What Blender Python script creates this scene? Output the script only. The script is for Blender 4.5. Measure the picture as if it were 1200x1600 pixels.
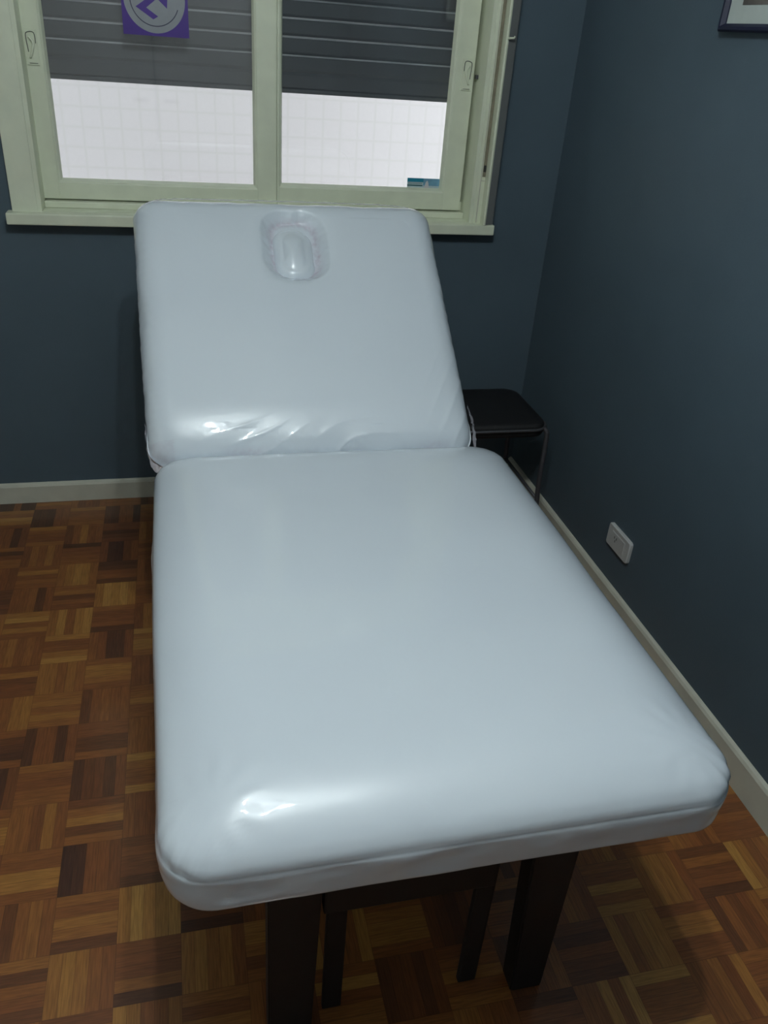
import bpy, bmesh, math, random
from mathutils import Vector, Matrix, noise
sc = bpy.context.scene
for o in list(bpy.data.objects): bpy.data.objects.remove(o)

# ------------------------------------------------------------------ camera, light, exposure
CAM = Vector((-1.2546, -2.7306, 1.533))
YAW, PITCH, ROLL = (math.radians(a) for a in (15.1724, 30.4619, 4.55612))
cam = bpy.data.objects.new('camera', bpy.data.cameras.new('camera'))
sc.collection.objects.link(cam)
fwd = Vector((math.sin(YAW)*math.cos(PITCH), math.cos(YAW)*math.cos(PITCH), -math.sin(PITCH)))
rt = Vector((math.cos(YAW), -math.sin(YAW), 0)); up = rt.cross(fwd)
r2 = rt*math.cos(ROLL) + up*math.sin(ROLL); u2 = -rt*math.sin(ROLL) + up*math.cos(ROLL)
m = Matrix((r2, u2, -fwd)).transposed().to_4x4(); m.translation = CAM
cam.matrix_world = m
cam.data.sensor_fit = 'VERTICAL'; cam.data.sensor_height = 24; cam.data.lens = 24*1267.06/1600
cam.data.clip_start = .02
sc.camera = cam
sc.view_settings.view_transform = 'Standard'; sc.view_settings.look = 'None'
sc.view_settings.gamma = 1; sc.view_settings.use_curve_mapping = False
sc.view_settings.exposure = 0.0
BULB_STRENGTH = 1140.0
LX, LY = -1.12, -2.08        # where the ceiling lamp hangs
SKY_STRENGTH = 2.1
w = bpy.data.worlds.new('overcast_sky'); sc.world = w; w.use_nodes = True
w.node_tree.nodes['Background'].inputs[0].default_value = (1.0, .985, .99, 1)
w.node_tree.nodes['Background'].inputs[1].default_value = SKY_STRENGTH

# ------------------------------------------------------------------ helpers
def link(o): sc.collection.objects.link(o); return o
def tag(o, label=None, cat=None, group=None, kind=None):
    for k, v in (('label', label), ('category', cat), ('group', group), ('kind', kind)):
        if v: o[k] = v
    return o
def empty(name, loc=(0, 0, 0), label=None, cat=None, group=None, kind=None):
    o = bpy.data.objects.new(name, None); o.empty_display_size = .1; o.location = loc
    return tag(link(o), label, cat, group, kind)
def obj(name, bm, mat, parent=None, smooth=False, label=None):
    bmesh.ops.recalc_face_normals(bm, faces=bm.faces)
    me = bpy.data.meshes.new(name); bm.to_mesh(me); bm.free()
    for x in (mat if isinstance(mat, (list, tuple)) else [mat]): me.materials.append(x)
    if smooth: me.shade_smooth()
    o = link(bpy.data.objects.new(name, me))
    if parent is not None:
        o.parent = parent
        root = parent
        off = Vector(parent.location)
        while root.parent: root = root.parent; off += Vector(root.location)
        # every builder works in world coordinates; shift into the parent's frame
        me.transform(Matrix.Translation(-off))
    if label: o['label'] = label
    return o
def box(bm, x0, x1, y0, y1, z0, z1, bev=0, mi=0):
    t = bmesh.new()
    bmesh.ops.create_cube(t, size=1)
    for v in t.verts:
        v.co = Vector(((x0+x1)/2+v.co.x*(x1-x0), (y0+y1)/2+v.co.y*(y1-y0), (z0+z1)/2+v.co.z*(z1-z0)))
    if bev: bmesh.ops.bevel(t, geom=t.edges[:], offset=bev, segments=2, affect='EDGES', profile=.6)
    merge(bm, t, mi)
def merge(bm, t, mi=0):
    mp = {v: bm.verts.new(v.co) for v in t.verts}
    for f in t.faces:
        try: nf = bm.faces.new([mp[v] for v in f.verts]); nf.material_index = mi; nf.smooth = f.smooth
        except ValueError: pass
    t.free()
def prism(bm, pts, axis, a, b, mi=0):
    """pts 2D polygon, extruded from a to b along axis (0,1,2)"""
    def P(p, h):
        c = [p[0], p[1]]; c.insert(axis, h); return Vector(c)
    A = [bm.verts.new(P(p, a)) for p in pts]; B = [bm.verts.new(P(p, b)) for p in pts]
    fs = [bm.faces.new(A), bm.faces.new(B)]
    n = len(pts)
    for i in range(n): fs.append(bm.faces.new((A[i], A[(i+1) % n], B[(i+1) % n], B[i])))
    for f in fs: f.material_index = mi
def tube(bm, path, r, n=12, closed=False):
    path = [Vector(p) for p in path]; rings = []
    N = len(path); prev = None
    for i, p in enumerate(path):
        a = path[(i-1) % N] if (closed or i > 0) else p
        b = path[(i+1) % N] if (closed or i < N-1) else p
        d = (b-a).normalized()
        if prev is None: s = d.orthogonal().normalized()
        else: s = (prev - d*prev.dot(d)).normalized()
        prev = s; t = d.cross(s)
        rr = r(i/(N-1)) if callable(r) else r
        rings.append([bm.verts.new(p+s*math.cos(2*math.pi*k/n)*rr+t*math.sin(2*math.pi*k/n)*rr) for k in range(n)])
    for i in range(N if closed else N-1):
        A, B = rings[i], rings[(i+1) % N]
        for k in range(n):
            f = bm.faces.new((A[k], A[(k+1) % n], B[(k+1) % n], B[k])); f.smooth = True
    if not closed:
        bm.faces.new(rings[0]); bm.faces.new(rings[-1])
def smooth_path(pts, k=6):
    pts = [Vector(p) for p in pts]; out = []
    P = [pts[0]]+pts+[pts[-1]]
    for i in range(1, len(P)-2):
        for j in range(k):
            t = j/k; a, b, c, d = P[i-1], P[i], P[i+1], P[i+2]
            out.append(.5*((2*b)+(c-a)*t+(2*a-5*b+4*c-d)*t*t+(3*b-a-3*c+d)*t**3))
    out.append(pts[-1]); return out
def rrect(hw, hh, r, n=6, cx=0, cy=0):
    pts = []
    for qx, qy, a0 in ((1, 1, 0), (-1, 1, 90), (-1, -1, 180), (1, -1, 270)):
        for i in range(n+1):
            a = math.radians(a0+90*i/n)
            pts.append((cx+qx*(hw-r)+r*math.cos(a), cy+qy*(hh-r)+r*math.sin(a)))
    return pts

# ------------------------------------------------------------------ materials
class NT:
    def __init__(s, name):
        s.m = bpy.data.materials.new(name); s.m.use_nodes = True
        s.t = s.m.node_tree; s.b = s.t.nodes['Principled BSDF']
    def n(s, typ, **kw):
        nd = s.t.nodes.new(typ)
        for k, v in kw.items():
            if k.startswith('i_'): nd.inputs[k[2:].replace('_', ' ')].default_value = v
            else: setattr(nd, k, v)
        return nd
    def l(s, a, b): s.t.links.new(a, b)
    def math(s, op, a, b=None, c=None):
        nd = s.t.nodes.new('ShaderNodeMath'); nd.operation = op
        for i, v in enumerate((a, b, c)):
            if v is None: continue
            if isinstance(v, (int, float)): nd.inputs[i].default_value = v
            else: s.l(v, nd.inputs[i])
        return nd.outputs[0]
    def ramp(s, fac, stops, interp='LINEAR'):
        r = s.t.nodes.new('ShaderNodeValToRGB'); r.color_ramp.interpolation = interp
        e = r.color_ramp.elements
        while len(e) < len(stops): e.new(.5)
        for q, (p, c) in zip(e, stops): q.position = p; q.color = (*c, 1)
        s.l(fac, r.inputs[0]); return r.outputs[0]
    def set(s, **kw):
        for k, v in kw.items(): s.b.inputs[k.replace('_', ' ')].default_value = v
        return s
def pmat(name, col, rough=.5, scale=30, var=.06, bump=.0, bscale=None, coat=0, metal=0, detail=4, spec=.5):
    q = NT(name); co = q.n('ShaderNodeTexCoord').outputs['Object']
    nz = q.n('ShaderNodeTexNoise', i_Scale=scale, i_Detail=detail); q.l(co, nz.inputs['Vector'])
    c = q.ramp(nz.outputs['Fac'], [(.3, tuple(x*(1-var) for x in col)), (.7, tuple(min(1, x*(1+var)) for x in col))])
    q.l(c, q.b.inputs['Base Color'])
    q.set(Roughness=rough, Metallic=metal, Coat_Weight=coat)
    q.b.inputs['Specular IOR Level'].default_value = spec
    if bump:
        n2 = q.n('ShaderNodeTexNoise', i_Scale=bscale or scale*4, i_Detail=3); q.l(co, n2.inputs['Vector'])
        bp = q.n('ShaderNodeBump', i_Strength=bump, i_Distance=.002); q.l(n2.outputs['Fac'], bp.inputs['Height'])
        q.l(bp.outputs[0], q.b.inputs['Normal'])
    return q.m

M_wall = pmat('slate_blue_wall_paint', (.071, .104, .128), .55, 3, .05, .25, 220, spec=.35)
M_bounce = pmat('pale_bounce_wall_paint', (.74, .76, .74), .7, 3, .03, .2, 220)
M_ceil = pmat('ceiling_paint', (.70, .71, .70), .8, 3, .02)
M_cream = pmat('cream_gloss_paint', (.70, .74, .58), .38, 14, .05, .12, 60)
M_base = pmat('baseboard_cream_paint', (.54, .54, .45), .45, 10, .08, .15, 70)
M_board = pmat('grey_metal_board', (.16, .168, .165), .45, 20, .05, .05)
M_strap = pmat('beige_strap_webbing', (.22, .20, .14), .9, 60, .15, .3)
M_dark = pmat('dark_gap_paint', (.03, .032, .028), .7, 40, .2)
M_slit = pmat('painted_slit_light', (.42, .42, .44), .5, 6, .35)
M_groove = pmat('dark_groove_paint', (.11, .115, .09), .7, 90, .5)
M_wood = pmat('dark_stained_wood', (.004, .0032, .003), .6, 25, .35, .1, 60)
M_black = pmat('black_vinyl', (.004, .004, .005), .65, 40, .2, .2, 160)
M_steel = pmat('dull_grey_steel', (.09, .09, .10), .5, 40, .08, metal=.5)
M_plastic = pmat('white_plastic', (.50, .51, .50), .35, 30, .03)
M_shut = pmat('grey_shutter_slats', (.115, .115, .125), .55, 8, .06)
M_extwall = None
M_navy = pmat('navy_frame_lacquer', (.006, .009, .034), .5, 30, .15)
M_mat = pmat('pale_picture_mount', (.43, .48, .45), .8, 30, .03)
M_art = pmat('brown_grey_print', (.10, .09, .08), .7, 14, .35, detail=6)
M_purple = pmat('purple_vinyl_sticker', (.055, .018, .23), .4, 30, .05)
M_greyv = pmat('grey_vinyl_sticker', (.27, .29, .31), .4, 30, .05)
M_greyd = pmat('dark_vinyl_line', (.03, .03, .07), .4, 30, .05)
M_teal = pmat('teal_sticker_print', (.012, .22, .33), .4, 30, .05)
M_sky = pmat('light_blue_sticker_print', (.16, .34, .47), .4, 30, .2)
M_pale = pmat('pale_sticker_print', (.48, .58, .60), .4, 30, .08)
M_dteal = pmat('dark_teal_sticker_print', (.03, .12, .13), .4, 30, .1)
M_white = pmat('white_sticker_print', (.62, .60, .60), .4, 30, .03)
M_lampbase = pmat('white_lamp_enamel', (.7, .7, .7), .4, 30, .02)

def emat(name, col, s):
    q = NT(name); nz = q.n('ShaderNodeTexNoise', i_Scale=3.0)
    q.set(Base_Color=(*col, 1), Emission_Color=(*col, 1), Emission_Strength=s); return q.m
M_bulb = emat('lit_bulb_glass', (.90, .985, 1.0), BULB_STRENGTH)

def glass_mat():
    q = NT('window_glass'); t = q.t
    tr = q.n('ShaderNodeBsdfTransparent'); tr.inputs[0].default_value = (.93, .95, .95, 1)
    gl = q.n('ShaderNodeBsdfGlossy'); gl.inputs['Roughness'].default_value = .04
    co = q.n('ShaderNodeTexCoord').outputs['Object']
    nz = q.n('ShaderNodeTexNoise', i_Scale=2.0); q.l(co, nz.inputs['Vector'])
    fr = q.n('ShaderNodeFresnel', i_IOR=1.5)
    mx = q.n('ShaderNodeMixShader'); f = q.math('MULTIPLY', fr.outputs[0], q.math('MULTIPLY_ADD', nz.outputs['Fac'], .3, 2.1))
    q.l(f, mx.inputs[0]); q.l(tr.outputs[0], mx.inputs[1]); q.l(gl.outputs[0], mx.inputs[2])
    q.l(mx.outputs[0], t.nodes['Material Output'].inputs[0]); return q.m
M_glass = glass_mat()

def film_mat():
    q = NT('clear_plastic_film'); t = q.t
    tr = q.n('ShaderNodeBsdfTransparent'); tr.inputs[0].default_value = (.93, .92, .94, 1)
    pr = q.b; q.set(Base_Color=(.62, .60, .66, 1), Roughness=.12, Coat_Weight=1.0, Coat_Roughness=.04)
    co = q.n('ShaderNodeTexCoord').outputs['Object']
    nz = q.n('ShaderNodeTexNoise', i_Scale=55.0, i_Detail=4.0, i_Distortion=1.2); q.l(co, nz.inputs['Vector'])
    bp = q.n('ShaderNodeBump', i_Strength=.7, i_Distance=.004); q.l(nz.outputs['Fac'], bp.inputs['Height']); q.l(bp.outputs[0], pr.inputs['Normal'])
    mx = q.n('ShaderNodeMixShader'); mx.inputs[0].default_value = .42
    q.l(tr.outputs[0], mx.inputs[1]); q.l(pr.outputs[0], mx.inputs[2]); q.l(mx.outputs[0], t.nodes['Material Output'].inputs[0]); return q.m
M_film = film_mat()

def vinyl_mat():
    """white vinyl upholstery under a clear glossy plastic cover; 'tint' marks bunched film"""
    q = NT('white_vinyl_under_clear_cover')
    co = q.n('ShaderNodeTexCoord').outputs['Object']
    nz = q.n('ShaderNodeTexNoise', i_Scale=2.5, i_Detail=3.0); q.l(co, nz.inputs['Vector'])
    c = q.ramp(nz.outputs['Fac'], [(.3, (.605, .665, .72)), (.7, (.635, .695, .745))])
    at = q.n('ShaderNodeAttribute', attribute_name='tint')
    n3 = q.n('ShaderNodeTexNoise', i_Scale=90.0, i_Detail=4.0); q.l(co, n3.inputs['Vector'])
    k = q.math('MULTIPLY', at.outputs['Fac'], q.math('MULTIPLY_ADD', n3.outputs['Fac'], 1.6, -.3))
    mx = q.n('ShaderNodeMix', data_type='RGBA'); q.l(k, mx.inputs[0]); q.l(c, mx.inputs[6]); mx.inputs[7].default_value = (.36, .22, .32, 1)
    q.l(mx.outputs[2], q.b.inputs['Base Color'])
    q.set(Roughness=.42, Coat_Weight=1.0, Coat_Roughness=.04, Coat_IOR=1.5)
    nb = q.n('ShaderNodeTexNoise', i_Scale=9.0, i_Detail=2.0); q.l(co, nb.inputs['Vector'])
    b1 = q.n('ShaderNodeBump', i_Strength=.12, i_Distance=.006); q.l(nb.outputs['Fac'], b1.inputs['Height'])
    q.l(b1.outputs[0], q.b.inputs['Normal']); q.l(b1.outputs[0], q.b.inputs['Coat Normal'])
    return q.m
M_vinyl = vinyl_mat()

def floor_mat():
    q = NT('mosaic_parquet')
    co = q.n('ShaderNodeTexCoord').outputs['Object']
    s = q.n('ShaderNodeSeparateXYZ'); q.l(co, s.inputs[0])
    B, NS = .12, 5
    X = q.math('MULTIPLY_ADD', s.outputs[0], 1/B, .07+50); Y = q.math('MULTIPLY_ADD', s.outputs[1], 1/B, .55+50)
    bx, by = q.math('FLOOR', X), q.math('FLOOR', Y)
    fx, fy = q.math('FRACT', X), q.math('FRACT', Y)
    par = q.math('MODULO', q.math('ADD', q.math('ADD', bx, by), 200.0), 2.0)      # 0 / 1
    def mixv(a, b): return q.math('ADD', q.math('MULTIPLY', a, q.math('SUBTRACT', 1.0, par)), q.math('MULTIPLY', b, par))
    across = mixv(fx, fy); along = mixv(fy, fx)
    sf = q.math('MULTIPLY', across, float(NS)); si = q.math('FLOOR', sf); sfr = q.math('FRACT', sf)
    cv = q.n('ShaderNodeCombineXYZ'); q.l(bx, cv.inputs[0]); q.l(by, cv.inputs[1]); q.l(si, cv.inputs[2])
    wn = q.n('ShaderNodeTexWhiteNoise', noise_dimensions='3D'); q.l(cv.outputs[0], wn.inputs['Vector'])
    cb = q.n('ShaderNodeCombineXYZ'); q.l(bx, cb.inputs[0]); q.l(by, cb.inputs[1]); cb.inputs[2].default_value = 7.3
    wb = q.n('ShaderNodeTexWhiteNoise', noise_dimensions='3D'); q.l(cb.outputs[0], wb.inputs['Vector'])
    val = q.math('ADD', q.math('MULTIPLY', wn.outputs['Value'], .5), q.math('MULTIPLY', wb.outputs['Value'], .5))
    col = q.ramp(val, [(0, (.055, .020, .010)), (.18, (.10, .036, .013)), (.4, (.20, .066, .018)), (.62, (.25, .092, .022)), (.8, (.34, .150, .032)), (1, (.46, .25, .060))])
    # grain
    cg = q.n('ShaderNodeCombineXYZ'); q.l(q.math('MULTIPLY', along, 1.1), cg.inputs[0]); q.l(q.math('MULTIPLY', across, 16.0), cg.inputs[1]); q.l(q.math('MULTIPLY', wn.outputs['Value'], 37.0), cg.inputs[2])
    gn = q.n('ShaderNodeTexNoise', i_Scale=2.6, i_Detail=5.0); q.l(cg.outputs[0], gn.inputs['Vector'])
    gr = q.ramp(gn.outputs['Fac'], [(.3, (.68, .66, .64)), (.68, (1.12, 1.12, 1.12))])
    m1 = q.n('ShaderNodeMix', data_type='RGBA', blend_type='MULTIPLY'); m1.inputs[0].default_value = 1; q.l(col, m1.inputs[6]); q.l(gr, m1.inputs[7])
    # seams
    e1 = q.math('MINIMUM', sfr, q.math('SUBTRACT', 1.0, sfr))
    e2 = q.math('MULTIPLY', q.math('MINIMUM', along, q.math('SUBTRACT', 1.0, along)), float(NS))
    e = q.math('MINIMUM', e1, e2)
    sm = q.ramp(e, [(0, (.55, .5, .5)), (.04, (1, 1, 1))])
    m2 = q.n('ShaderNodeMix', data_type='RGBA', blend_type='MULTIPLY'); m2.inputs[0].default_value = 1; q.l(m1.outputs[2], m2.inputs[6]); q.l(sm, m2.inputs[7])
    q.l(m2.outputs[2], q.b.inputs['Base Color'])
    q.set(Roughness=.42, Coat_Weight=.6, Coat_Roughness=.13)
    bp = q.n('ShaderNodeBump', i_Strength=.25, i_Distance=.001); q.l(e, bp.inputs['Height'])
    q.l(bp.outputs[0], q.b.inputs['Normal'])
    return q.m
M_floor = floor_mat()

def tile_mat():
    q = NT('white_tiled_exterior_wall')
    co = q.n('ShaderNodeTexCoord').outputs['Object']
    s = q.n('ShaderNodeSeparateXYZ'); q.l(co, s.inputs[0])
    def ln(o, p):
        f = q.math('FRACT', q.math('MULTIPLY_ADD', o, 1/p, 100.0)); return q.math('MINIMUM', f, q.math('SUBTRACT', 1.0, f))
    e = q.math('MINIMUM', ln(s.outputs[0], .088), ln(s.outputs[2], .088))
    c = q.ramp(e, [(0, (.69, .69, .69)), (.10, (.74, .73, .75))])
    q.l(c, q.b.inputs['Base Color']); q.set(Roughness=.6); return q.m
M_extwall = tile_mat()

# ------------------------------------------------------------------ setting
H = 2.52; X0, Y0 = -2.9, -3.7
WX0, WX1, WZ0, WZ1 = -1.665, -.292, 1.0, 2.12     # opening in the back wall
bm = bmesh.new(); box(bm, X0-.1, .12, Y0-.1, .24, -.1, 0); tag(obj('floor', bm, M_floor), kind='structure')
bm = bmesh.new(); box(bm, X0-.1, .12, Y0-.1, .24, H, H+.1); tag(obj('ceiling', bm, M_ceil), kind='structure')
bm = bmesh.new(); box(bm, 0, .12, Y0, .24, 0, H); tag(obj('wall_right', bm, M_wall), kind='structure')
bm = bmesh.new(); box(bm, X0-.1, X0, Y0, .24, 0, H); tag(obj('wall_left', bm, M_bounce), kind='structure')  # unseen wall, made pale to bounce light onto the right wall
bm = bmesh.new(); box(bm, X0, 0, Y0-.1, Y0, 0, H); tag(obj('wall_front', bm, M_wall), kind='structure')
dr = empty('added_reflection_door', (-1.35, Y0, 0), kind='structure')  # unseen white door, added to lighten the reflection in the left pane
for x0, x1 in ((-2.10, -1.37), (-1.36, -.63)):
    bm = bmesh.new(); box(bm, x0, x1, Y0+.001, Y0+.035, .005, 2.1, .003); lf = obj('added_door_leaf', bm, M_lampbase, dr)
    bm = bmesh.new()
    for z0, z1 in ((.15, .95), (1.08, 1.95)): box(bm, x0+.11, x1-.11, Y0+.035, Y0+.041, z0, z1, .003)
    obj('added_door_panel', bm, M_lampbase, lf)
    bm = bmesh.new(); xk = x1-.05 if x0 < -2 else x0+.05
    tube(bm, [(xk, Y0+.034, 1.02), (xk, Y0+.075, 1.02), (xk+(-.1 if x0 < -2 else .1), Y0+.078, 1.02)], .009, 10); obj('added_door_handle', bm, M_steel, lf)
bm = bmesh.new()
for a in ((X0, WX0, 0, H), (WX1, 0, 0, H), (WX0, WX1, 0, WZ0), (WX0, WX1, WZ1, H)):
    box(bm, a[0], a[1], 0, .24, a[2], a[3])
bmesh.ops.remove_doubles(bm, verts=bm.verts, dist=1e-5)
tag(obj('wall_back', bm, M_wall), kind='structure')
def profile_board(name, axis, a, b, h, th, sgn):
    bm = bmesh.new()
    pts = [(0, 0), (sgn*th, 0), (sgn*th, h-.012), (sgn*(th-.004), h-.004), (sgn*(th-.010), h), (0, h)]
    if axis == 0: prism(bm, pts, 0, a, b)           # pts -> (y,z)
    else: prism(bm, pts, 1, a, b)                   # pts -> (x,z)
    return tag(obj(name, bm, M_base), kind='structure')
profile_board('baseboard_back', 0, X0, -.013, .076, .013, -1)
profile_board('baseboard_right', 1, Y0, 0, .098, .013, -1)
profile_board('baseboard_left', 1, Y0, 0, .098, .013, 1).location.x = X0

# outside
bm = bmesh.new(); box(bm, -5, 3.5, 1.7, 1.85, -2.5, 3.2)
tag(obj('exterior_wall', bm, M_extwall), 'white tiled exterior wall seen beyond the window glass', 'wall', kind='structure')
bm = bmesh.new(); box(bm, -5, 3.5, .24, 1.7, -2.6, -2.5)
tag(obj('exterior_ground', bm, M_extwall), 'pale paving of the light well below the window', 'ground', kind='structure')

# ------------------------------------------------------------------ window
win = empty('window_1', (-.97, 0, 1.0), kind='structure')
bm = bmesh.new()   # casing boards on the room side
box(bm, -1.737, WX0, -.02, 0, WZ0, WZ1+.07, .003); box(bm, WX1, -.225, -.02, 0, WZ0, WZ1+.07, .003)
box(bm, WX0, WX1, -.02, 0, WZ1, WZ1+.07, .003)
obj('casing', bm, M_cream, win)
bm = bmesh.new()
box(bm, -1.752, -.222, -.052, .0, .970, 1.003, .004)
box(bm, WX0, WX1, 0, .24, .985, 1.003, 0)
obj('window_sill', bm, M_cream, win)
bm = bmesh.new()   # fixed frame behind the sashes, in the opening
for a in ((WX0, WX0+.012, WZ0, WZ1), (WX1-.012, WX1, WZ0, WZ1)):
    box(bm, a[0], a[1], -.018, .235, a[2], a[3])
box(bm, WX0+.012, WX1-.012, .045, .13, 1.003, 1.022, .003)
box(bm, WX0+.012, WX1-.012, .085, .13, 1.022, 1.05, 0)
box(bm, WX0+.012, WX1-.012, .0, .235, WZ1-.012, WZ1, 0)
for a in ((WX0+.012, WX0+.045), (WX1-.045, WX1-.012)): box(bm, a[0], a[1], .105, .13, 1.02, WZ1-.012)
obj('window_frame', bm, M_cream, win)
def sash(x0, x1, gx0, gx1, gz0, name='sash'):
    z0, z1 = 1.026, WZ1-.02; gz1 = z1-.06
    bm = bmesh.new(); y0, y1 = .066, .104
    box(bm, x0, gx0, y0, y1, z0, z1, .003); box(bm, gx1, x1, y0, y1, z0, z1, .003)
    box(bm, gx0-.002, gx1+.002, y0+.0006, y1, z0, gz0, .003); box(bm, gx0-.002, gx1+.002, y0+.0006, y1, gz1, z1, .003)
    s = obj(name, bm, M_cream, win)
    # glazing bead, bevelled towards the glass
    bm = bmesh.new(); b = .010
    O = [(gx0, gz0), (gx1, gz0), (gx1, gz1), (gx0, gz1)]; I = [(gx0+b, gz0+b), (gx1-b, gz0+b), (gx1-b, gz1-b), (gx0+b, gz1-b)]
    A = [bm.verts.new((p[0], y0+.003, p[1])) for p in O]; C = [bm.verts.new((p[0], .0905, p[1])) for p in I]; D = [bm.verts.new((p[0], .0905, p[1])) for p in O]
    Bq = [bm.verts.new((p[0]*.55+q[0]*.45, y0+.006, p[1]*.55+q[1]*.45)) for p, q in zip(O, I)]
    for i in range(4):
        j = (i+1) % 4
        bm.faces.new((A[i], A[j], Bq[j], Bq[i])); bm.faces.new((Bq[i], Bq[j], C[j], C[i])); bm.faces.new((C[i], C[j], D[j], D[i])); bm.faces.new((D[i], D[j], A[j], A[i]))
    obj('glazing_bead', bm, M_cream, s)
    bm = bmesh.new(); box(bm, gx0+.001, gx1-.001, .091, .095, gz0+.001, gz1-.001)
    obj('pane', bm, M_glass, s)
    return s
sL = sash(-1.655, -.941, -1.606, -1.004, 1.074)
sR = sash(-.9406, -.314, -.941+.008, -.378, 1.082)
def latch(s, x, z, side):
    bm = bmesh.new()
    box(bm, x-.017, x+.017, .0625, .068, z-.045, z+.045, .0015)
    l = obj('latch', bm, M_cream, s)
    bm = bmesh.new()          # dark outline of the flush pull
    tube(bm, smooth_path([(x-.009*side, .0615, z-.012), (x-.012*side, .0615, z+.025), (x-.008*side, .0615, z+.036), (x+.010*side, .0615, z+.036), (x+.012*side, .0615, z+.010)], 4), .0012, 6)
    tube(bm, [(x-.010, .0618, z-.04), (x+.012, .0618, z-.04)], .0008, 6)
    obj('recess_edge', bm, M_groove, l)
    bm = bmesh.new()
    tube(bm, smooth_path([(x-.004*side, .058, z+.026), (x+.006*side, .056, z+.012), (x+.002*side, .056, z-.008), (x-.006*side, .059, z-.026)], 5), .0035, 8)
    obj('lever', bm, M_cream, l)
latch(sL, -1.633, 1.432, 1); latch(sR, -.338, 1.438, -1)
# little bolt plate at the edge of the right sash
bm = bmesh.new(); box(bm, -.312, -.3045, .050, .066, 1.428, 1.440, .001); obj('bolt', bm, M_steel, sR)
# strap slot and strap in the right casing
bm = bmesh.new(); box(bm, -.2760, -.2665, -.0225, -.0195, 1.150, WZ1-.02)
st = obj('shutter_strap', bm, M_strap, win)
bm = bmesh.new(); box(bm, -.2755, -.2670, -.0245, -.0195, 1.165, 1.185, .001); obj('strap_stop', bm, M_dark, st)
bm = bmesh.new(); box(bm, -.2815, -.2790, -.0235, -.0195, 1.005, WZ1, .0008); box(bm, -.279, -.262, -.0225, -.0195, 1.136, 1.139)
obj('casing_joint', bm, M_base, win)
# projecting side board
bm = bmesh.new()
prism(bm, [(-.2655, -.0205), (-.2655, -.054), (-.2610, -.057), (-.2565, -.054), (-.2565, -.0205)], 2, .9985+.005, WZ1+.05)
sb = obj('side_board', bm, M_cream, win)
bm = bmesh.new()
prism(bm, [(-.2565, -.0525), (-.2290, -.043), (-.2255, -.0390), (-.2255, -.0205), (-.2565, -.0205)], 2, 1.004, WZ1+.05)
obj('side_board_face', bm, M_board, sb)
bm = bmesh.new()
tube(bm, [(-.262, -.055, 1.547), (-.258, -.064, 1.547)], .003, 10); tube(bm, [(-.258, -.064, 1.547), (-.245, -.066, 1.548), (-.243, -.066, 1.553)], .0028, 10)
obj('hook', bm, M_cream, sb)

# roller shutter, partly lowered, outside the sashes
sh = empty('roller_shutter', (-.97, .2, 1.357), 'grey roller shutter with glowing slits, half lowered behind the window panes', 'shutter')
bm = bmesh.new()
P = .05; z = 1.357; k = 0; SX0, SX1 = WX0+.014, WX1-.014
BR = [(-1.62, -.33)]
while z < 2.08:
    top = z+P
    closed = k < 2
    gap = -.0002 if closed else .0003
    pts = [(.194, z), (.190, z+.008), (.190, z+P-.008), (.194, z+P-gap), (.205, z+P-gap), (.208, z+P/2), (.205, z)]
    prism(bm, pts, 0, SX0, SX1)
    z = top; k += 1
obj('slats', bm, M_shut, sh)
bm = bmesh.new()  # pale strips at the slat joints, painted as daylight showing through the slits
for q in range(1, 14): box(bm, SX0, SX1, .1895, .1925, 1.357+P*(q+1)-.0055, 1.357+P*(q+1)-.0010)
tag(obj('slit_light_strip', bm, M_slit, sh), kind='stuff')
bm = bmesh.new(); box(bm, SX0, SX1, .188, .210, 1.348, 1.360, .002); obj('bottom_rail', bm, M_shut, sh)

# ------------------------------------------------------------------ stickers on the glass
def poly(bm, pts, y, mi, th=.0004):
    prism(bm, pts, 1, y-th, y, mi)
stk = empty('round_logo_sticker', (-1.288, .0905, 1.574), 'purple square sticker with a grey ring logo stuck on the left pane', 'sticker')
cx, cz = -1.289, 1.5735
bm = bmesh.new(); poly(bm, [(-1.381, 1.481), (-1.196, 1.481), (-1.196, 1.667), (-1.381, 1.667)], .0908, 0)
obj('backing', bm, M_purple, stk)
def ringm(bm, r0, r1, a0, a1, y, n=64):
    for i in range(n):
        t0 = math.radians(a0+(a1-a0)*i/n); t1 = math.radians(a0+(a1-a0)*(i+1)/n)
        poly(bm, [(cx+r0*math.cos(t0), cz+r0*math.sin(t0)), (cx+r1*math.cos(t0), cz+r1*math.sin(t0)), (cx+r1*math.cos(t1), cz+r1*math.sin(t1)), (cx+r0*math.cos(t1), cz+r0*math.sin(t1))], y, 0)
bm = bmesh.new(); ringm(bm, .0, .0855, 0, 360, .0902); obj('ring', bm, M_greyv, stk)
bm = bmesh.new(); ringm(bm, .0665, .0690, 185, 340, .0897)
def im(px, py):   # sticker artwork, from its own sheet coordinates (millimetres from the centre)
    return (cx+px/1000, cz+py/1000)
obj('ring_line', bm, M_greyd, stk)
bm = bmesh.new()
poly(bm, [im(-53, -22), im(-6, -51), im(8, -43), im(-24, -23), im(6, 0), im(-6, 12), im(-20, 0)], .0896, 0)
poly(bm, [im(2, 6), im(34, -22), im(38, 22), im(20, 40), im(-4, 22)], .0896, 0)
obj('emblem', bm, M_purple, stk)

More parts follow.
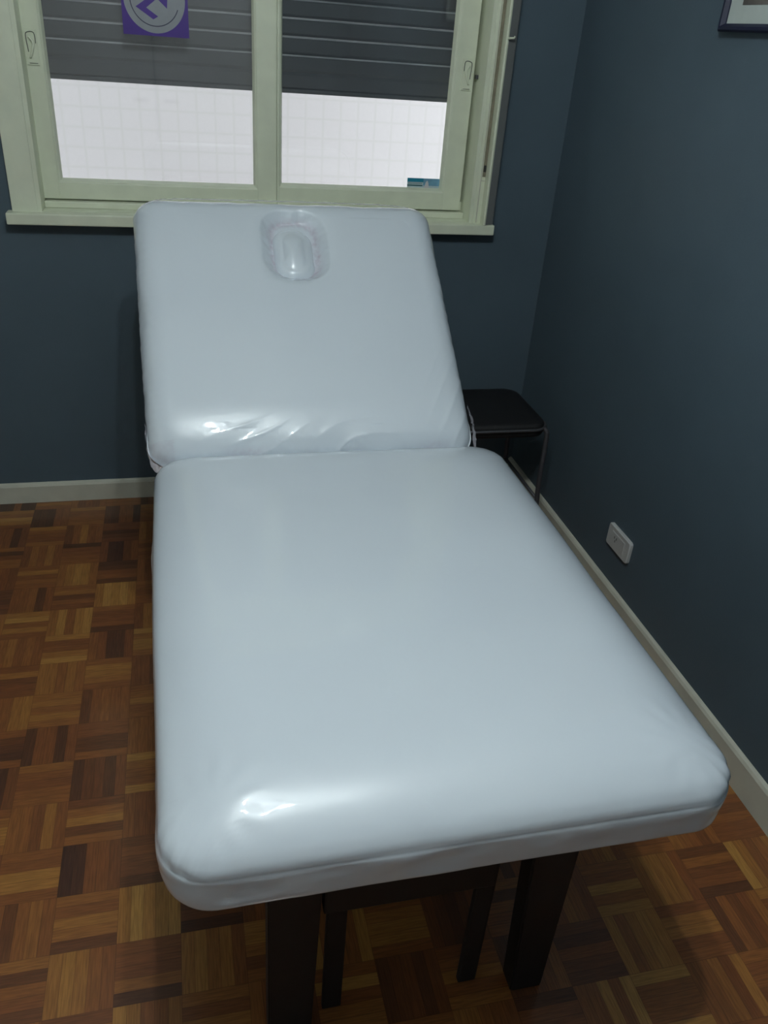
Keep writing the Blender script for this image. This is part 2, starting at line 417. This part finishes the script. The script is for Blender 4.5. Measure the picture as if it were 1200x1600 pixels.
st2 = empty('alarm_sticker', (-.44, .0905, 1.105), 'small teal and white sticker in the lower corner of the right pane', 'sticker')
sx0, sx1, sz0, sz1 = -.500, -.381, 1.090, 1.122
bm = bmesh.new(); box(bm, sx0, sx1, .0903, .0908, sz0, sz1); obj('backing', bm, M_pale, st2)
bm = bmesh.new(); W_, H_ = sx1-sx0, sz1-sz0
def srect(bm, a, b, c, d, y=.0901): poly(bm, [(sx0+a*W_, sz0+c*H_), (sx0+b*W_, sz0+c*H_), (sx0+b*W_, sz0+d*H_), (sx0+a*W_, sz0+d*H_)], y, 0)
srect(bm, 0, .47, .62, 1); obj('colour_band', bm, M_teal, st2)
bm = bmesh.new(); srect(bm, .0, .45, .22, .34); 
for i in range(9): srect(bm, .03+i*.046, .055+i*.046, .45, .52)
obj('text_line', bm, M_dteal, st2)
bm = bmesh.new(); srect(bm, .47, 1, .28, .98); obj('photo_panel', bm, M_sky, st2)
bm = bmesh.new(); poly(bm, [(sx0+p*W_, sz0+q*H_) for p, q in ((.50, .05), (.64, .05), (.62, .55), (.585, .80), (.54, .62))], .0898, 0); obj('figure', bm, M_white, st2)

# ------------------------------------------------------------------ picture on the right wall
pic = empty('framed_picture', (0, -1.02, 1.60), 'navy framed picture with a pale mount hanging high on the right wall', 'picture')
py0, py1, pz0, pz1 = -1.30, -.772, 1.590, 2.02
def ring_frame(bm, y0, y1, z0, z1, prof):
    """prof: list of (inset, height off the wall)"""
    rings = []
    for i, hgt in prof: rings.append([bm.verts.new((-hgt, y, z)) for y, z in ((y0+i, z0+i), (y1-i, z0+i), (y1-i, z1-i), (y0+i, z1-i))])
    n = len(rings)
    for a in range(n):
        A, B = rings[a], rings[(a+1) % n]
        for k in range(4): bm.faces.new((A[k], A[(k+1) % 4], B[(k+1) % 4], B[k]))
bm = bmesh.new(); ring_frame(bm, py0, py1, pz0, pz1, [(0, .001), (0, .016), (.004, .021), (.010, .021), (.0165, .012), (.0165, .001)])
obj('frame', bm, M_navy, pic)
bm = bmesh.new(); box(bm, -.009, -.002, py0+.015, py1-.015, pz0+.015, pz1-.015); mt = obj('mount', bm, M_mat, pic)
bm = bmesh.new(); box(bm, -.0096, -.0085, py0+.062, py1-.062, pz0+.052, pz1-.052); obj('print', bm, M_art, mt)

# ------------------------------------------------------------------ power outlet
ou = empty('power_outlet', (0, -.88, .249), 'white plastic power outlet low on the right wall above the baseboard', 'outlet')
def plate(bm, y0, y1, z0, z1, h0, h1, r, bev=.003):
    t = bmesh.new(); cy, cz_ = (y0+y1)/2, (z0+z1)/2
    o_ = rrect((y1-y0)/2, (z1-z0)/2, r, 5, cy, cz_); i_ = rrect((y1-y0)/2-bev, (z1-z0)/2-bev, max(r-bev, .001), 5, cy, cz_)
    R = [[t.verts.new((-h, p[0], p[1])) for p in pp] for pp, h in ((o_, h0), (o_, h1-bev), (i_, h1))]
    n = len(o_)
    for a in range(2):
        for k in range(n): t.faces.new((R[a][k], R[a][(k+1) % n], R[a+1][(k+1) % n], R[a+1][k]))
    t.faces.new(R[0]); t.faces.new(R[2]); merge(bm, t)
bm = bmesh.new(); plate(bm, -.948, -.815, .212, .286, .0, .011, .010); obj('cover_plate', bm, M_plastic, ou)
bm = bmesh.new(); plate(bm, -.921, -.842, .227, .271, .0105, .0125, .004, .001); md = obj('module', bm, M_plastic, ou)
bm = bmesh.new()
for dy, dz, a in ((-.006, .004, 35), (.006, .004, -35), (0, -.006, 0)):
    box(bm, -.0131, -.0124, -.868+dy-.0012, -.868+dy+.0012, .252+dz-.004, .252+dz+.004)
obj('socket_slot', bm, M_dark, md)

# ------------------------------------------------------------------ stool
stool = empty('stool', (-.235, -.275, 0), 'black padded stool with grey metal legs behind the bed in the corner', 'stool')
def pad(bm, cx_, cy_, hw, hh, r, z0, z1, e):
    rings = []
    prof = [(e, z0), (e*.3, z0+e*.3), (0, z0+e), (0, z1-e), (e*.3, z1-e*.3), (e, z1), (e*3, z1+.003), (hw*.6, z1+.006)]
    for i, z_ in prof: rings.append([bm.verts.new((p[0], p[1], z_)) for p in rrect(hw-i, hh-i, max(r-i, .004), 8, cx_, cy_)])
    n = len(rings[0])
    for a in range(len(rings)-1):
        for k in range(n): f = bm.faces.new((rings[a][k], rings[a][(k+1) % n], rings[a+1][(k+1) % n], rings[a+1][k])); f.smooth = True
    bm.faces.new(rings[0]); bm.faces.new(rings[-1])
bm = bmesh.new(); pad(bm, -.245, -.290, .155, .165, .055, .402, .450, .012); obj('seat', bm, M_black, stool)
bm = bmesh.new(); tube(bm, [(p[0], p[1], .432) for p in rrect(.159, .169, .058, 8, -.245, -.290)], .005, 10, closed=True); obj('seat_rim', bm, M_steel, stool)
for sx, sy in ((1, -1), (-1, -1), (1, 1), (-1, 1)):
    bm = bmesh.new(); x, y = -.245+sx*.147, -.290+sy*.150
    tube(bm, smooth_path([(x-sx*.006, y+sy*.001, .432), (x+sx*.004, y+sy*.006, .420), (x+sx*.008, y+sy*.008, .390), (x+sx*.012, y+sy*.008, .20), (x+sx*.028, y+sy*.018, .006)], 6), .0085, 12)
    lg = obj('leg', bm, M_steel, stool)
    bm = bmesh.new(); tube(bm, [(x+sx*.028, y+sy*.018, 0), (x+sx*.027, y+sy*.018, .025)], .011, 12); obj('foot_cap', bm, M_black, lg)
for sx in (-1, 1):
    bm = bmesh.new(); tube(bm, [(-.245+sx*.161, -.290+s_*.155, .16) for s_ in (-1, 1)], .006, 10)
    obj('stretcher', bm, M_steel, stool)

# ------------------------------------------------------------------ massage table
tab = empty('massage_table', (-.925, -1.3, 0), 'white massage table with raised backrest and face hole, wrapped in clear plastic', 'massage table')

def outline(hw, hh, R, s, bulge):
    """point of a rounded rectangle at perimeter fraction s, with slightly bowed sides"""
    segs = []
    a, b, q = 2*(hw-R), 2*(hh-R), math.pi*R/2
    L = 2*a+2*b+4*q; d = (s % 1)*L
    # start middle of front (-v) side going +u
    d = (d + a/2) % L
    if d < a: return (-a/2+d, -hh), (0, -1)
    d -= a
    if d < q: t = -math.pi/2+d/R; return (hw-R+R*math.cos(t), -(hh-R)+R*math.sin(t)), (math.cos(t), math.sin(t))
    d -= q
    if d < b: return (hw, -b/2+d), (1, 0)
    d -= b
    if d < q: t = d/R; return (hw-R+R*math.cos(t), (hh-R)+R*math.sin(t)), (math.cos(t), math.sin(t))
    d -= q
    if d < a: return (a/2-d, hh), (0, 1)
    d -= a
    if d < q: t = math.pi/2+d/R; return (-(hw-R)+R*math.cos(t), (hh-R)+R*math.sin(t)), (math.cos(t), math.sin(t))
    d -= q
    if d < b: return (-hw, b/2-d), (-1, 0)
    d -= b
    t = math.pi+d/R; return (-(hw-R)+R*math.cos(t), -(hh-R)+R*math.sin(t)), (math.cos(t), math.sin(t))

def cushion(name, W, L, T, R, prof, place, disp, parent, NSEG=560, NTOP=120, tintf=None):
    """prof: (inset, w) from the bottom rim up to where the flat top starts"""
    hw, hh = W/2, L/2
    bm = bmesh.new(); rings = []; tl = bm.verts.layers.float.new('tint')
    last = prof[-1]
    lev = [('p', i, w_) for i, w_ in prof]+[('t', k/NTOP, 0) for k in range(1, NTOP)]
    for kind, a, w_ in lev:
        ring = []
        for j in range(NSEG):
            (u, v), n = outline(hw, hh, R, j/NSEG, 0)
            ins = a if kind == 'p' else last[0]
            (u, v), n2 = outline(hw-ins, hh-ins, max(R-.40*ins, .020), j/NSEG, 0)
            if kind == 'p': ww = w_; n = n2
            else: u *= (1-a); v *= (1-a); ww = last[1]
            p = Vector((u, v, ww)); p = disp(p, Vector((n[0], n[1], 0)), kind, a)
            vt = bm.verts.new(place(p)); ring.append(vt)
            if tintf: vt[tl] = tintf(u, v)
        rings.append(ring)
    for a in range(len(rings)-1):
        A, B = rings[a], rings[a+1]
        for k in range(NSEG):
            f = bm.faces.new((A[k], A[(k+1) % NSEG], B[(k+1) % NSEG], B[k])); f.smooth = True
    bm.faces.new(rings[0]).smooth = False; bm.faces.new(rings[-1]).smooth = True
    return obj(name, bm, M_vinyl, parent)

def sstep(a, b, x):
    t = max(0, min(1, (x-a)/(b-a))); return t*t*(3-2*t)
def dome(a, b): return (1-min(1, a*a)**2)*(1-min(1, b*b)**2)
def ridge(x): return 1-abs(2*(x-math.floor(x))-1)

# --- seat section
SW, SY0, SY1, SZ0, ST = .822, -2.108, -1.035, .586, .126
SL = SY1-SY0; scx = -.925
def arc_profile(T, zb, seam, er_in, er_h, nb=6, nt=16, bot_r=.022):
    pr = []
    for i in range(nb+1):      # bottom rounding
        t = math.pi/2*i/nb; pr.append((bot_r*(1-math.sin(t)), bot_r*.8*(1-math.cos(t))))
    
    for k in range(1, 12):
        z_ = bot_r*.8+(T-er_h-bot_r*.8)*k/12; pr.append((0, z_))
    for i in range(nt+1):
        t = math.pi/2*i/nt; pr.append((er_in*(1-math.cos(t)), T-er_h+er_h*math.sin(t)))
    return pr
SEAM = .066
def roll_profile(T, seam, wid, bot=.014, nr=26, pw=3.0):
    pr = []
    for i in range(6):
        t = math.pi/2*i/5; pr.append((bot*(1-math.sin(t)), bot*.8*(1-math.cos(t))))
    for k in range(1, 15): pr.append((0, bot*.8+(seam-bot*.8)*k/14))
    r = .012                                     # tight turn above the seam, then a long soft roll
    zt = T-seam
    for i in range(1, nr+1):
        x = (i/nr)**1.35*wid
        soft = (1-x/wid)**pw
        pr.append((x, seam+(zt-.0)*(1-soft*(1-.30*(1-math.exp(-x/.006))))))
    return pr
def seat_disp(p, n, kind, a):
    q = p.copy(); u, v, w_ = p
    if kind == 'p':
        # seam groove + slack folds in the lower band of the cover
        d = w_-SEAM-.004*noise.noise(Vector((u*5, v*5, 0)))
        front = sstep(-.2, -.9, n.y) if n.y < 0 else 0
        g = -.0022*math.exp(-(d/.003)**2)+.0012*math.exp(-((d-.007)/.005)**2)-.003*sstep(0, -.06, d)
        low = sstep(.004, -.02, d)*sstep(-.07, -.045, d)
        g += low*(.0014+.0036*noise.noise(Vector((u*11+3, v*11, w_*26)))+.0010*noise.noise(Vector((u*40, v*40, w_*60))))
        # gathered pleats at the front corners
        cor = max(0, 1-abs(abs(n.x)-.70)/.5)*(1 if n.y < .1 else .3)
        ang = math.atan2(n.y, n.x)
        g += cor*.0022*math.sin(ang*17+w_*60)*sstep(.06, .08, w_)*sstep(.122, .098, w_)
        g += -.003*cor*math.exp(-(d/.007)**2)
        q.x += n.x*g; q.y += n.y*g
    if w_ > .07: q.z += .010*sstep(.07, .12, w_)*dome(u/(SW/2), v/(SL/2))
    # near the front corners the top panel puckers
    for cu in (-1, 1):
        dx, dy = u-cu*(SW/2-.07), v+(SL/2-.07); dd = math.hypot(dx, dy)
        if w_ > .08: q.z += .0007*math.sin(math.atan2(dy, dx)*11)*math.exp(-((dd-.055)/.02)**2)
    if w_ > .08: q.z += .0016*noise.noise(Vector((u*6, v*6, 2)))
    return q
def seat_place(p): return Vector((scx-.004+p.x*(1-.026*sstep(.25, -.53, p.y))+.004*sstep(.0, -.53, p.y), (SY0+SY1)/2+p.y, SZ0+p.z))
seat = cushion('seat_cushion', SW, SL, ST, .072, roll_profile(ST, SEAM, .17), seat_place, seat_disp, tab)

# --- backrest
BW, BL, BT = .776, .748, .112
BA = math.radians(37.6); bcx = -.966; BO = Vector((bcx, -1.063, .700))
bn = Vector((0, -math.sin(BA), math.cos(BA))); bv = Vector((0, math.cos(BA), math.sin(BA)))
def back_place(p):
    u, v, w_ = p.x, p.y+BL/2-.012, p.z-BT
    skew = -.012*(v/BL)
    return BO+Vector((u*(1+.012*v/BL)+skew, 0, 0))+bv*v+bn*w_
HU, HV, HW_, HH_ = .006, .578-BL/2+.012, .078, .108       # face hole centre and half size in cushion coords
def sd_rr(u, v, hw, hh, r):
    dx, dy = abs(u)-hw+r, abs(v)-hh+r
    return math.hypot(max(dx, 0), max(dy, 0))+min(max(dx, dy), 0)-r
def back_disp(p, n, kind, a):
    q = p.copy(); u, v, w_ = p
    if w_ > BT-.045:
        q.z += .008*sstep(BT-.045, BT, w_)*dome(u/(BW/2), v/(BL/2))
        s = sd_rr(u-HU, v-HV, HW_, HH_, .064)
        # film dips into the hole around the plug
        dip = sstep(.010, -.026, s)
        q.z -= .030*dip
        q.z -= .004*math.exp(-(s/.016)**2)
        q.z += .0018*noise.noise(Vector((u*60, v*60, 5)))*math.exp(-((s+.008)/.016)**2)*1.6
        q.z += .0014*noise.noise(Vector((u*6, v*6, 9)))
        # diagonal folds running from the bottom fold
        vb = v+BL/2
        q.z -= .016*sstep(.13, -.02, vb)
        if vb < .16:
            amp = .0075*sstep(.12, .02, vb)*(.12+.88*sstep(-.1, .5, noise.noise(Vector((u*5, 1, 0)))))
            ph = (u*.9-vb*2.6)*9+1.5*noise.noise(Vector((u*4, vb*6, 3)))
            q.z += amp*(ridge(ph)**3-.3)*(sstep(-.34, -.22, u))*(.35+.65*sstep(.12, -.05, u))
        # film creases at the lower right side
        du = BW/2-u
        if du < .14 and vb < .32:
            ph = (du*1.0+vb*.55)*22
            q.z += .0022*(ridge(ph)**4)*sstep(.14, .05, du)*sstep(.32, .12, vb)
    if kind == 'p':
        g = .0016*noise.noise(Vector((u*18, v*18, w_*40)))+.0009*noise.noise(Vector((u*60, v*60, w_*30)))
        q.x += n.x*g; q.y += n.y*g
        if n.y > .3: q.z += .003*noise.noise(Vector((u*7, 4, 0)))*sstep(.03, .09, w_)
    return q
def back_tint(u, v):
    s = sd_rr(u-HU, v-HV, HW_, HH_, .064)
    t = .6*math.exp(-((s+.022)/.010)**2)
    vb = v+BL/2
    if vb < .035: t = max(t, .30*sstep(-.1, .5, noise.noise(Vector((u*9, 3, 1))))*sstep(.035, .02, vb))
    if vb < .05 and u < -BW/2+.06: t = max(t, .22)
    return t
back = cushion('backrest', BW, BL, BT, .055, roll_profile(BT, .066, .070, .018), back_place, back_disp, tab, NSEG=640, NTOP=150, tintf=back_tint)
# plug cushion in the face hole
bm = bmesh.new(); rings = []
NP = 96
for k in range(26):
    t = k/25
    if t < .5:
        th = math.pi/2*(t/.5); ins = .026*(1-math.cos(th)); zz = -.042+.036*math.sin(th)
        sc_ = 1
    else:
        th = 1; ins = .026; zz = -.006+.013*(1-(1-(t-.5)/.5)**2); sc_ = 1-(t-.5)/.5*.96
    ring = []
    for j in range(NP):
        (u, v), n = outline(.054-ins, .084-ins, .046-ins*.6, j/NP, 0)
        u, v = u*sc_, v*sc_
        wob = .0009*noise.noise(Vector((u*50, v*50, 8)))
        ring.append(bm.verts.new(back_place(Vector((u+HU-.004, v+HV-.016, BT+zz+wob)))))
    rings.append(ring)
for a in range(len(rings)-1):
    for k in range(NP): bm.faces.new((rings[a][k], rings[a][(k+1) % NP], rings[a+1][(k+1) % NP], rings[a+1][k])).smooth = True
bm.faces.new(rings[0]); bm.faces.new(rings[-1]).smooth = True
obj('face_hole_plug', bm, M_vinyl, back)
# crumpled film edges
def film_strip(name, pts, wid_dir, wid, parent, seed, nseg=60, amp=.006):
    bm = bmesh.new(); path = smooth_path(pts, max(2, nseg//(len(pts)-1))); rows = []
    wd = Vector(wid_dir)
    for i, p in enumerate(path):
        row = []
        for j in range(6):
            t = j/5; q = p+wd*wid*t*(1+.3*noise.noise(Vector((i*.35, seed, 0))))
            q += Vector((noise.noise(q*70+Vector((seed, 0, 0))), noise.noise(q*70+Vector((0, seed, 5))), noise.noise(q*70+Vector((9, 0, seed)))))*amp
            row.append(bm.verts.new(q))
        rows.append(row)
    for a in range(len(rows)-1):
        for j in range(5): bm.faces.new((rows[a][j], rows[a+1][j], rows[a+1][j+1], rows[a][j+1])).smooth = True
    return obj(name, bm, M_film, parent)
bp_ = lambda u, v, w_: back_place(Vector((u, v-BL/2+.012, w_+BT)))
film_strip('film_edge', [bp_(BW/2+.001, .12, -.03), bp_(BW/2+.003, .06, -.035), bp_(BW/2+.001, .015, -.045)], (.25, -.4, -.6), .032, back, 3.1, amp=.005)
film_strip('film_edge', [bp_(-BW/2-.001, .10, -.035), bp_(-BW/2-.001, .05, -.04), bp_(-BW/2+.012, .004, -.05), bp_(-BW/2+.05, -.006, -.055)], (.05, -.35, -.5), .030, back, 7.7, amp=.003)
film_strip('film_edge', [bp_(-BW/2+.010, BL-.090, -.030), bp_(-BW/2+.022, BL-.050, -.018), bp_(-BW/2+.060, BL-.030, -.014), bp_(-BW/2+.14, BL-.026, -.010), bp_(0, BL-.025, -.009), bp_(BW/2-.14, BL-.026, -.010), bp_(BW/2-.06, BL-.030, -.014)], (0, .05, .55), .006, back, 5.3, nseg=160, amp=.0012)

# --- wooden frame
FX0, FX1 = -1.182, -.668
def leg(x_out, sgn, y0, y1, wt, wb_, ztop=.59):
    bm = bmesh.new()
    xi_t, xi_b = x_out+sgn*wt, x_out+sgn*wb_
    V = [bm.verts.new(p) for p in ((x_out, y0, 0), (xi_b, y0, 0), (xi_b, y1, 0), (x_out, y1, 0), (x_out, y0, ztop), (xi_t, y0, ztop), (xi_t, y1, ztop), (x_out, y1, ztop))]
    for f in ((0, 1, 2, 3), (4, 5, 6, 7), (0, 1, 5, 4), (1, 2, 6, 5), (2, 3, 7, 6), (3, 0, 4, 7)): bm.faces.new([V[i] for i in f])
    bmesh.ops.bevel(bm, geom=bm.edges[:], offset=.003, segments=2, affect='EDGES')
    return obj('leg', bm, M_wood, tab)
leg(FX1, -1, -1.973, -1.93, .092, .062); leg(FX0, 1, -1.973, -1.93, .088, .075)
leg(FX1, -1, -.84, -.80, .085, .062, .60); leg(FX0, 1, -.84, -.80, .085, .062, .60)
for x0, x1 in ((FX0, FX0+.03), (FX1-.03, FX1)):
    bm = bmesh.new(); box(bm, x0, x1, -1.929, -.841, .36, .589, .003); obj('side_rail', bm, M_wood, tab)  # rails made deeper to keep light out from under the table
for y0, z0 in ((-1.925, .50), (-.885, .50)):
    bm = bmesh.new(); box(bm, FX0+.031, FX1-.031, y0, y0+.03, z0, .589, .003); obj('cross_rail', bm, M_wood, tab)
bm = bmesh.new()
box(bm, FX0+.089, FX1-.135, -1.965, -1.940, .325, .584, .004); obj('lower_panel', bm, M_wood, tab)
for xx in (FX1-.155, FX0+.10):
    bm = bmesh.new(); box(bm, xx, xx+.035, -1.939, -1.926, 0.0, .498, .003); obj('inner_upright', bm, M_wood, tab)
for xx in (FX0+.05, FX1-.085):
    bm = bmesh.new()
    a0 = back_place(Vector((0, .05, 0))); a0.x = xx+.015
    tube(bm, [(xx+.015, -.95, .50), (xx+.015, a0.y, a0.z+.004)], .012, 10); obj('backrest_strut', bm, M_steel, tab)
bm = bmesh.new()
B0 = [back_place(Vector((u, v, -.001))) for u, v in ((-.33, -.28), (.33, -.28), (.33, .30), (-.33, .30))]
B1 = [p-bn*.018 for p in B0]
va = [bm.verts.new(p) for p in B0]; vb_ = [bm.verts.new(p) for p in B1]
bm.faces.new(va); bm.faces.new(vb_)
for i in range(4): bm.faces.new((va[i], va[(i+1) % 4], vb_[(i+1) % 4], vb_[i]))
obj('backrest_board', bm, M_wood, tab)

# ------------------------------------------------------------------ ceiling lamp (above and behind the camera)
lamp = empty('ceiling_lamp', (LX, LY, H), 'white ceiling lamp with two bare bulbs above the foot of the bed', 'lamp')
bm = bmesh.new()
for r0, z0, z1 in ((.09, H-.025, H-.0001),):
    c = [(LX+r0*math.cos(2*math.pi*i/40), LY+r0*math.sin(2*math.pi*i/40)) for i in range(40)]
    prism(bm, c, 2, z0, z1)
obj('base', bm, M_lampbase, lamp)
for bx_, by_ in ((LX-.08, LY+.08), (LX+.08, LY-.08)):
    bm = bmesh.new(); tube(bm, [(bx_, by_, H-.065), (bx_, by_, H-.02)], .018, 16); s_ = obj('socket', bm, M_lampbase, lamp)
    bm = bmesh.new(); bmesh.ops.create_uvsphere(bm, u_segments=24, v_segments=16, radius=.024)
    for v in bm.verts: v.co = v.co*(1 if v.co.z < 0 else 1.0)+Vector((bx_, by_, H-.095))
    obj('bulb', bm, M_bulb, lamp, smooth=True)
